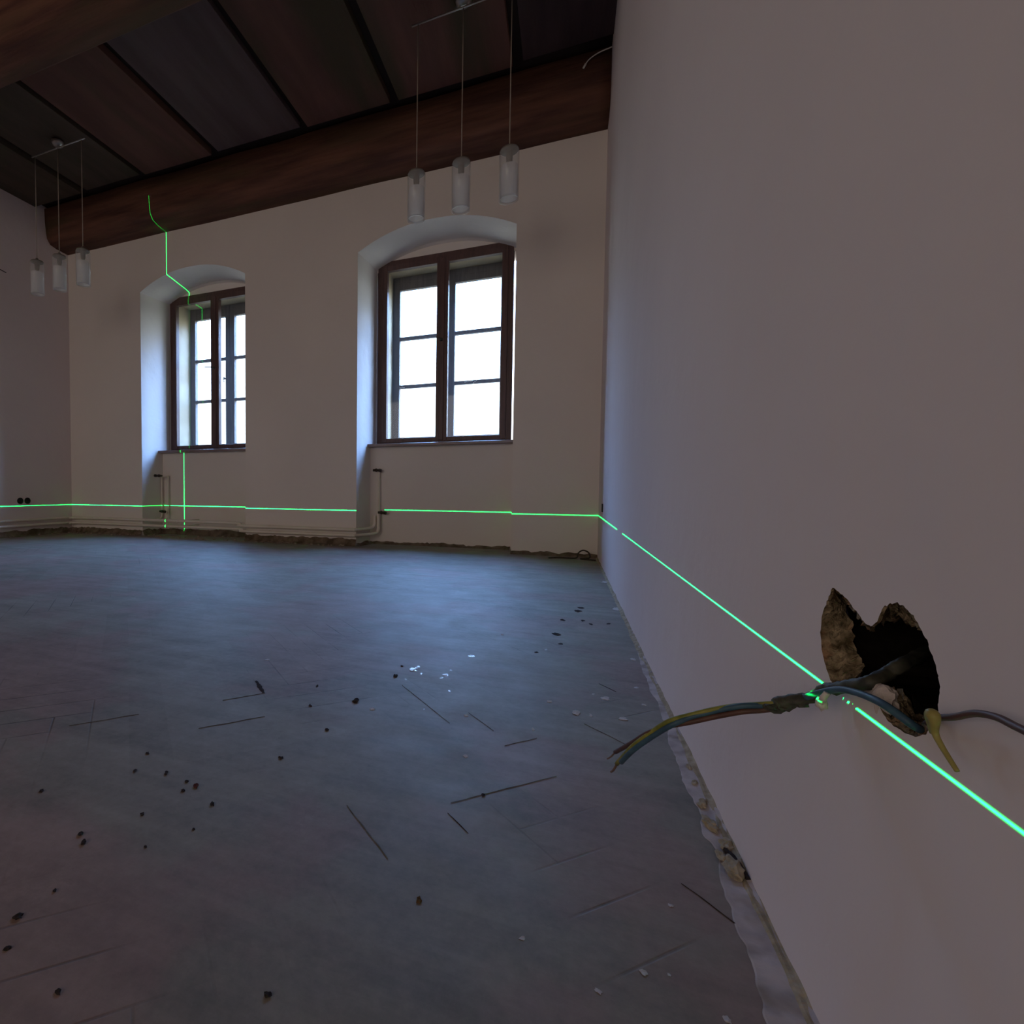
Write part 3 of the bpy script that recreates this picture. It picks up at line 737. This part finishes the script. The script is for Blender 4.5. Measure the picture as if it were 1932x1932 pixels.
def pipe_run(z_l, z_r, off, label, rise_x, rise_top, jog):
    bm = bmesh.new()
    y = YP - off
    pts = [(XL + 0.045 + off, 1.2, z_l - 0.01), (XL + 0.045 + off, D - 0.16, z_l), (XL + 0.055 + off, D - 0.085, z_l), (XL + 0.13 + off, y, z_l)]
    pts += [(-4.3, y, z_l + 0.002), (-3.5, y, z_l + 0.001), (-2.74 + jog, y, z_l), (-2.70 + jog, y - 0.004, z_r), (-2.2, y, z_r), (-1.66, y, z_r), (-1.585, y + 0.02, z_r)]
    pts += [(rise_x - 0.02, D + 0.18, z_r + 0.004), (rise_x, D + 0.215, z_r + 0.03), (rise_x, D + 0.222, z_r + 0.075), (rise_x, D + 0.222, rise_top)]
    tube(bm, pts, 0.0132, 12)
    # clips
    o = obj('heating_pipe', bm, M['pipe'], None, True)
    tag(o, label, 'pipe', 'heating pipes along the wall')
    for cx in (-4.5, -3.4, -2.4, -1.8):
        b2 = bmesh.new(); lathe(b2, [(0.0134, -0.008), (0.0155, -0.008), (0.0155, 0.008), (0.0134, 0.008)], 14)
        bmesh.ops.rotate(b2, verts=b2.verts, cent=(0, 0, 0), matrix=Matrix.Rotation(PI / 2, 3, 'Y'))
        zz = (z_l if cx < -2.7 else z_r) + 0.001
        bmesh.ops.translate(b2, verts=b2.verts, vec=(cx, y, zz))
        box(b2, (cx - 0.004, y + 0.0125, zz - 0.004), (cx + 0.004, D + 0.003 if cx != -3.4 else D + 0.28, zz + 0.004))
        obj('pipe_clip', b2, M['pipe'], o)
    return o


pipe_run(0.158, 0.137, 0.0, 'upper of two pale painted heating pipes along the foot of the window wall', -1.512, 0.245, 0.0)
pipe_run(0.106, 0.090, 0.0, 'lower of two pale painted heating pipes along the foot of the window wall', -1.478, 0.262, 0.02)


def valve(x, y, z, label, tee):
    root = empty('radiator_valve', (x, y, z)); tag(root, label, 'valve', 'radiator valve stubs')
    bm = bmesh.new()
    tube(bm, [(-0.028, 0, 0), (0.028, 0, 0)], 0.011, 10, False)
    tube(bm, [(-0.006, 0, 0), (0.006, 0, 0)], 0.016, 6, False)
    tube(bm, [(0, 0.0, 0), (0, 0.045, 0)], 0.008, 10, False)
    obj('body', bm, M['brass'], root)
    bm = bmesh.new(); tube(bm, [(-0.030, -0.002, 0), (-0.052, -0.002, 0.002)] if tee else [(0.022, -0.002, 0), (0.045, -0.004, -0.004)], 0.014, 8, False)
    obj('knob', bm, M['brass'], root)
    return root


valve(-1.500, D + 0.222, 0.634, 'dark valve stub below the right window board, upper of the two', False)
valve(-1.452, D + 0.222, 0.272, 'dark valve stub below the right window just above the pipe bends', False)
valve(-3.785, D + 0.13, 0.598, 'dark valve stub below the left window board, upper of the two', True)
valve(-3.775, D + 0.16, 0.238, 'dark valve stub below the left window just above the pipes', False)
bm = bmesh.new(); tube(bm, [(-1.478, D + 0.232, 0.27), (-1.480, D + 0.236, 0.45), (-1.482, D + 0.236, 0.625)], 0.0075, 10)
tag(obj('riser_pipe', bm, M['pipe'], None, True), 'thin painted riser between the two valves under the right window', 'pipe')
for dx, zz, lb in ((-3.845, 0.595, 'thin painted riser under the left window, nearer the niche corner'), (-3.765, 0.600, 'thin painted riser under the left window, farther from the niche corner')):
    bm = bmesh.new(); tube(bm, [(dx, D + 0.10, 0.150), (dx, D + 0.20, 0.158), (dx, D + 0.236, 0.20), (dx, D + 0.238, 0.4), (dx, D + 0.238, zz)], 0.0085, 10)
    tag(obj('riser_pipe', bm, M['pipe'], None, True), lb, 'pipe')

# open back boxes on the left wall
for yy, lb in ((3.503, 'black open socket box on the left wall, left of the pair'), (3.578, 'black open socket box on the left wall, right of the pair')):
    root = empty('socket_box', (XL, yy, 0.343)); tag(root, lb, 'socket box', 'socket boxes')
    bm = bmesh.new(); lathe(bm, [(0.0001, 0.0015), (0.026, 0.0015), (0.027, 0.003), (0.031, 0.004), (0.031, 0.0)], 22)
    bmesh.ops.rotate(bm, verts=bm.verts, cent=(0, 0, 0), matrix=Matrix.Rotation(PI / 2, 3, 'Y'))
    obj('box', bm, M['darkhole'], root)
    bm = bmesh.new(); tube(bm, [(0.003, 0.0, 0.005), (0.018, 0.004, 0.002), (0.016, 0.008, -0.028)], 0.003, 6)
    obj('wire_stub', bm, M['darkhole'], root)

bm = bmesh.new(); tube(bm, [(XL + 0.001, 3.30, 2.475), (XL + 0.03, 3.33, 2.468), (XL + 0.05, 3.375, 2.452)], 0.004, 6)
tag(obj('wire_end', bm, M['darkhole']), 'short dark wire end sticking out high on the left wall', 'wire')
bm = bmesh.new(); box(bm, (XR - 0.004, 3.60, 0.335), (XR + 0.002, 3.68, 0.385), 0.001)
tag(obj('socket_hole', bm, M['darkhole']), 'narrow dark slot low on the right wall near the far corner', 'hole')
bm = bmesh.new(); tube(bm, [(0.045, 3.812, 3.155), (0.075, 3.80, 3.19), (0.13, 3.79, 3.21), (0.205, 3.775, 3.212)], 0.0035, 8)
tube(bm, [(0.045, 3.812, 3.155), (0.06, 3.803, 3.175)], 0.007, 8, False)
tag(obj('cable_end', bm, M['white_bit'], None, True), 'white cable end on the wall beam at the right wall', 'cable')
bm = bmesh.new()
tube(bm, [(-0.10, 3.88, 0.006), (-0.04, 3.93, 0.006), (0.02, 3.93, 0.006), (0.075, 3.95, 0.008), (0.085, 3.95, 0.040), (0.115, 3.955, 0.060), (0.150, 3.96, 0.045), (0.155, 3.96, 0.010), (0.10, 3.93, 0.005), (0.19, 3.88, 0.005)], 0.005, 8)
tag(obj('cable_loop', bm, M['brass'], None, True), 'dark looped cable lying on the floor in the far right corner', 'cable')

# ------------------------------------------------------------------ cables from the hole
rt = empty('stripped_cable', SHEATH[3]); tag(rt, 'torn grey cable hanging out of the wall hole, split into three coloured wires', 'cable')
off = -V(SHEATH[3])


def wire(name, pts, r, mat, parent=None, label=None, jit=0.0, seg=10):
    bm = bmesh.new()
    o_ = off if parent else V((0, 0, 0))
    tube(bm, [V(p) + o_ for p in pts], r, seg, jit=jit)
    o = obj(name, bm, mat, parent, True)
    if label: o['label'] = label
    return o


wire('sheath', SHEATH, lambda t: 0.0046 if t < 0.80 else 0.0052, M['sheath'], rt, jit=0.35, seg=14)
gw = wire('green_wire', GREEN_A, 0.0024, M['green'], rt, 'yellow green insulated core')
bw = wire('blue_wire', BLUE_A, 0.0026, M['blue'], rt, 'blue insulated core')
rw = wire('brown_wire', BROWN_A, 0.0024, M['brown'], rt, 'brown insulated core')
wire('copper_tip', COPPER_A, 0.0013, M['copper'], rt, 'bare copper end')
wire('copper_tip', COPPER_B, 0.0011, M['copper'], rt, 'bare copper end')
b2 = bmesh.new()
for q, (p_, s) in enumerate(((SHEATH[-1], 0.0055), (SHEATH[-2], 0.005), (SHEATH[-3], 0.0045))):
    blob(b2, V(p_) + off + V((0, 0, -0.003)), s, (1.4, 1.0, 0.7), q, 0.7, 2)
obj('torn_end', b2, M['sheath'], rt)

wire('blue_wire', BLUE_B, 0.0026, M['blue'])
o = bpy.data.objects['blue_wire.001']; tag(o, 'single blue wire arching from the hole to the torn cable', 'wire')
o = wire('brown_wire', BROWN_B, 0.0019, M['brown']); tag(o, 'brown wire leaving the hole to the right edge of the photo', 'wire')
bm = bmesh.new(); tube(bm, YELLOW, lambda t: 0.0016 + 0.0014 * math.exp(-((t - 0.42) / 0.13) ** 2) - 0.0012 * max(0, t - 0.6), 12)
tag(obj('yellow_wire', bm, M['yellow'], None, True), 'short folded yellow wire hanging below the hole', 'wire')
bm = bmesh.new(); tube(bm, TWIST, 0.0022, 8, jit=0.4); blob(bm, TWIST[0], 0.004, (1, 1, 1.3), 3, 0.6)
tag(obj('binding_tie', bm, M['plug'], None, True), 'small pale tie twisted round the cable and blue wire', 'tie')

# gypsum dab in the mouth of the hole
bm = bmesh.new(); blob(bm, (XR + 0.004, 0.498, 0.3115), 0.010, (0.7, 1.0, 1.0), 2, 0.5, 3)
tag(obj('gypsum_dab', bm, M['plug']), 'pinkish gypsum dab at the lower lip of the hole between the lobes', 'plaster')

# ------------------------------------------------------------------ plaster spill along the right wall
rnd = random.Random(7)
bm = bmesh.new(); prev = None
P = smoothpath([(x, y, 0) for x, y in SPILL], 14)
for i, p in enumerate(P):
    w_ = noise.noise(V((p.y * 14, 0, 3))) * 0.006 + noise.noise(V((p.y * 60, 0, 8))) * 0.003
    xa = min(p.x + w_, XR - 0.004)
    t = 0.0012 + 0.0012 * abs(noise.noise(V((p.y * 30, 1, 1))))
    cur = [bm.verts.new((xa, p.y, 0.0004)), bm.verts.new((xa + 0.0015, p.y, t)), bm.verts.new((max(xa + 0.003, XR - 0.008), p.y, t + 0.0015)), bm.verts.new((XR + 0.0005, p.y, 0.004 + 0.006 * abs(noise.noise(V((p.y * 22, 4, 1))))))]
    if prev:
        for k in range(3): bm.faces.new((prev[k], cur[k], cur[k + 1], prev[k + 1]))
    prev = cur
tag(obj('plaster_spill', bm, M['spill']), 'pale ragged strip of plaster spilled along the foot of the right wall', 'plaster', kind='stuff')

LL = ['mortar lump by the right wall beside the broken skirting gap, largest',
      'ochre mortar lump at the right wall just beyond the largest lump',
      'ochre mortar lump at the right wall, middle of the row',
      'ochre mortar lump at the right wall, far end of the thick row',
      'ochre mortar crumb touching the near side of the largest lump',
      'ochre mortar lump pressed to the wall behind the largest lump',
      'small ochre crumb at the right wall below the hanging wires',
      'small ochre crumb at the right wall, farthest of the row']
for i, (x, y) in enumerate(LUMP):
    r_ = (0.013, 0.009, 0.010, 0.008, 0.007, 0.007, 0.005, 0.005)[i]
    bm = bmesh.new(); blob(bm, (0, 0, 0), r_, (0.75, 1.7, 0.42), i + 3, 0.55, 3)
    for v in bm.verts: v.co += v.co.normalized() * (noise.noise(v.co * 260 + V((i, 0, 0))) * r_ * 0.22)
    zmin = min(v.co.z for v in bm.verts)
    o = obj('mortar_lump', bm, M['mortar'])
    o.location = (min(x, XR - r_ * 0.9), y, -zmin * 0.75 + 0.001)
    o.rotation_euler = (0, 0, rnd.uniform(-0.4, 0.4))
    tag(o, LL[i], 'mortar', 'mortar lumps at the right wall')
bm = bmesh.new(); tube(bm, [(0.196, 0.795, 0.006), (0.202, 0.768, 0.009), (0.207, 0.745, 0.005)], 0.0028, 6, jit=0.5)
tag(obj('splinter', bm, M['dirt']), 'dark splinter leaning on the largest mortar lump', 'splinter')

# ------------------------------------------------------------------ chips, clumps and scratches on the floor
CAMP = V((0, 0, 0.46))


def size_at(x, y, px):
    return px * ((V((x, y, 0)) - CAMP).dot(F)) / 1000.0


def flat_piece(name, x, y, px, py, mat, seed, thick=0.5):
    """px, py: apparent half width and half height in photo pixels"""
    d = (V((x, y, 0)) - CAMP)
    s = d.dot(F) / 1000.0
    rx = max(px * s * 0.5, 0.0010)
    ry = max(py * s * 0.5 * d.length / 0.46, 0.0010)
    ry = min(ry, rx * 2.6)
    bm = bmesh.new()
    blob(bm, (0, 0, 0), 1.0, (rx, ry, min(rx, ry) * thick), seed, 0.9, 2)
    zmin = min(v.co.z for v in bm.verts)
    bmesh.ops.translate(bm, verts=bm.verts, vec=(0, 0, -zmin * 0.55))
    o = obj(name, bm, mat)
    o.location = (x, y, 0.0002)
    o.rotation_euler = (0, 0, math.atan2(-d.x, d.y) * 1.0 + random.Random(seed).uniform(-0.3, 0.3))
    return o


SL = ['bluish shiny flake on the floor, brightest and largest of the group',
      'shiny flake just right of the brightest flake',
      'shiny flake in the right part of the glittering group',
      'small shiny flake left of the right hand glittering flake',
      'shiny flake lying farthest from the camera in the glittering group',
      'shiny flake lying alone nearest the camera below the group',
      'small shiny flake at the lower left of the brightest flake',
      'small shiny flake at the lower right of the brightest flake',
      'small shiny flake above the right hand glittering flake',
      'tiny shiny fleck nearest the camera in the glittering group']
for i, (x, y, a, b_) in enumerate(SHINY):
    tag(flat_piece('shiny_flake', x, y, a, b_, M['shiny'], i, 0.12), SL[i], 'flake', 'glittering flakes on the floor')
ORD = ['leftmost', 'second from the left', 'third from the left', 'fourth from the left', 'fifth from the left', 'sixth from the left', 'seventh from the left', 'eighth from the left',
       'ninth from the left', 'tenth from the left', 'eleventh from the left', 'twelfth from the left', 'thirteenth from the left', 'fourteenth from the left', 'fifteenth from the left', 'sixteenth from the left']


def photo_xy(x, y):
    d = V((x, y, 0)) - CAMP
    return 644 + 1000 * d.dot(R) / d.dot(F), 966 - 1000 * d.dot(U) / d.dot(F)


def label_by_zone(objs, what, zones):
    # each piece is told apart by its zone on the floor and its order within it
    buckets = {}
    for o in objs:
        px, py = photo_xy(o.location.x, o.location.y)
        for zn, test in zones:
            if test(px, py):
                buckets.setdefault(zn, []).append((px, o)); break
    for zn, lst in buckets.items():
        lst.sort(key=lambda q: q[0])
        for n_, (px, o) in enumerate(lst):
            w_ = ORD[n_] if n_ < len(lst) - 1 or len(lst) == 1 else 'rightmost'
            o['label'] = '%s, %s of those %s' % (what, w_, zn) if len(lst) > 1 else '%s, the only one %s' % (what, zn)


CHIPS, CLUMPS, SLIVERS = [], [], []
for i, (x, y, a, b_) in enumerate(PALE):
    if x > XR - 0.01: x = XR - 0.02
    o = flat_piece('plaster_chip', x, y, a, b_, M['chip'], i + 20, 0.12)
    tag(o, None, 'chip', 'pale plaster chips'); CHIPS.append(o)
DLN = {0: 'dark smudge on the floor near the right wall, farthest of the cluster', 1: 'dark smudge directly in front of the farthest smudge near the right wall', 6: 'largest dark smudge of the cluster near the right wall',
       11: 'reddish dark clump left of the floor centre', 15: 'upper of a pair of dark clumps at the lower left', 16: 'lower of a pair of dark clumps at the lower left',
       21: 'long dark clump at the lower left edge of the photo', 23: 'brown clump in the middle foreground', 26: 'long dark clump at the bottom of the photo left of centre', 30: 'dark bluish clump left of the glittering flakes'}
for i, (x, y, a, b_) in enumerate(DARK):
    mt_ = M['rust'] if i == 11 else (M['brownlump'] if i == 23 else M['dirt'])
    th = 0.06 if i < 9 else 0.45
    o = flat_piece('dirt_clump', x, y, a, b_, mt_, i + 50, th)
    if i in DLN: tag(o, DLN[i], 'dirt')
    else: tag(o, None, 'dirt', 'small dark dirt clumps'); CLUMPS.append(o)
for i, (ax, ay, bx, by) in enumerate(STREAK):
    L_ = math.hypot(bx - ax, by - ay); n = max(int(L_ / 0.006), 4)
    nx, ny = -(by - ay) / L_, (bx - ax) / L_
    wd = (0.010, 0.0022, 0.0022, 0.0026, 0.0014, 0.0022, 0.0014, 0.0022, 0.0012, 0.0010, 0.0010, 0.0012, 0.0012)[i]
    bm = bmesh.new(); prev = None
    for k in range(n + 1):
        t = k / n; ww = wd * 0.5 * math.sin(PI * min(max(t, 0.04), 0.96)) ** 0.4 * (1 + 0.7 * noise.noise(V((t * L_ * 90, i, 0))))
        wob = 0.0016 * noise.noise(V((t * L_ * 25, i, 5)))
        x = ax + (bx - ax) * t + nx * wob; y = ay + (by - ay) * t + ny * wob
        cur = [bm.verts.new((x - nx * ww, y - ny * ww, 0.0004)), bm.verts.new((x, y, 0.0012)), bm.verts.new((x + nx * ww, y + ny * ww, 0.0004))]
        if prev:
            bm.faces.new((prev[0], cur[0], cur[1], prev[1])); bm.faces.new((prev[1], cur[1], cur[2], prev[2]))
        prev = cur
    lab = {0: 'broad dark sliver at the far end of the long floor crack', 4: 'long thin dark twig by the foot of the right wall', 5: 'short dark sliver on the floor left of the hanging wires'}.get(i)
    o = obj('dark_sliver', bm, M['dirt'] if i in (0, 4, 5, 6) else M['joint'])
    if lab: tag(o, lab, 'sliver')
    else: tag(o, None, 'sliver', 'slivers in the parquet joints'); SLIVERS.append((o, (ax + bx) / 2, (ay + by) / 2))

label_by_zone(CHIPS, 'pale plaster chip', (('at the bottom right', lambda x, y: y > 1650),
                                        ('far off beside the right wall', lambda x, y: y < 1255 and x > 1000),
                                        ('right of the glittering flakes', lambda x, y: x > 900), ('on the middle floor', lambda x, y: True)))
label_by_zone(CLUMPS, 'small dark dirt clump', (('in the smudge cluster', lambda x, y: y < 1250 and x > 980), ('in the bottom foreground', lambda x, y: y > 1640),
                                             ('in the left foreground scatter', lambda x, y: x < 460 and y > 1380), ('on the floor centre', lambda x, y: True)))


pseudo = []
for (o, mx_, my_) in SLIVERS:
    px, py = photo_xy(mx_, my_)
    pseudo.append((px, py, o))
for zn, test in (('left of the floor centre', lambda x, y: x < 600), ('right of the floor centre', lambda x, y: x >= 600)):
    lst = sorted([(px, o) for px, py, o in pseudo if test(px, py)], key=lambda q: q[0])
    for n_, (px, o) in enumerate(lst):
        o['label'] = 'thin parquet joint sliver, %s of those %s' % ('rightmost' if n_ == len(lst) - 1 else ORD[n_], zn)

# rubble below the pipes
bm = bmesh.new()
for i in range(150):
    x = rnd.uniform(XL + 0.05, -1.65); y = D - rnd.uniform(0.02, 0.11)
    if W1[0] < x < W1[1] and rnd.random() < 0.6: y = D + rnd.uniform(-0.05, 0.22)
    s = rnd.uniform(0.004, 0.014)
    blob(bm, (x, y, s * 0.35), s, (1.2, 1, 0.7), i, 0.9, 1)
for i in range(40):
    y = rnd.uniform(1.8, D - 0.05); x = XL + rnd.uniform(0.02, 0.10); s = rnd.uniform(0.004, 0.012)
    blob(bm, (x, y, s * 0.35), s, (1.2, 1, 0.7), i, 0.9, 1)
tag(obj('rubble', bm, M['rubble']), 'crumbs of rubble under the heating pipes', 'rubble', kind='stuff')
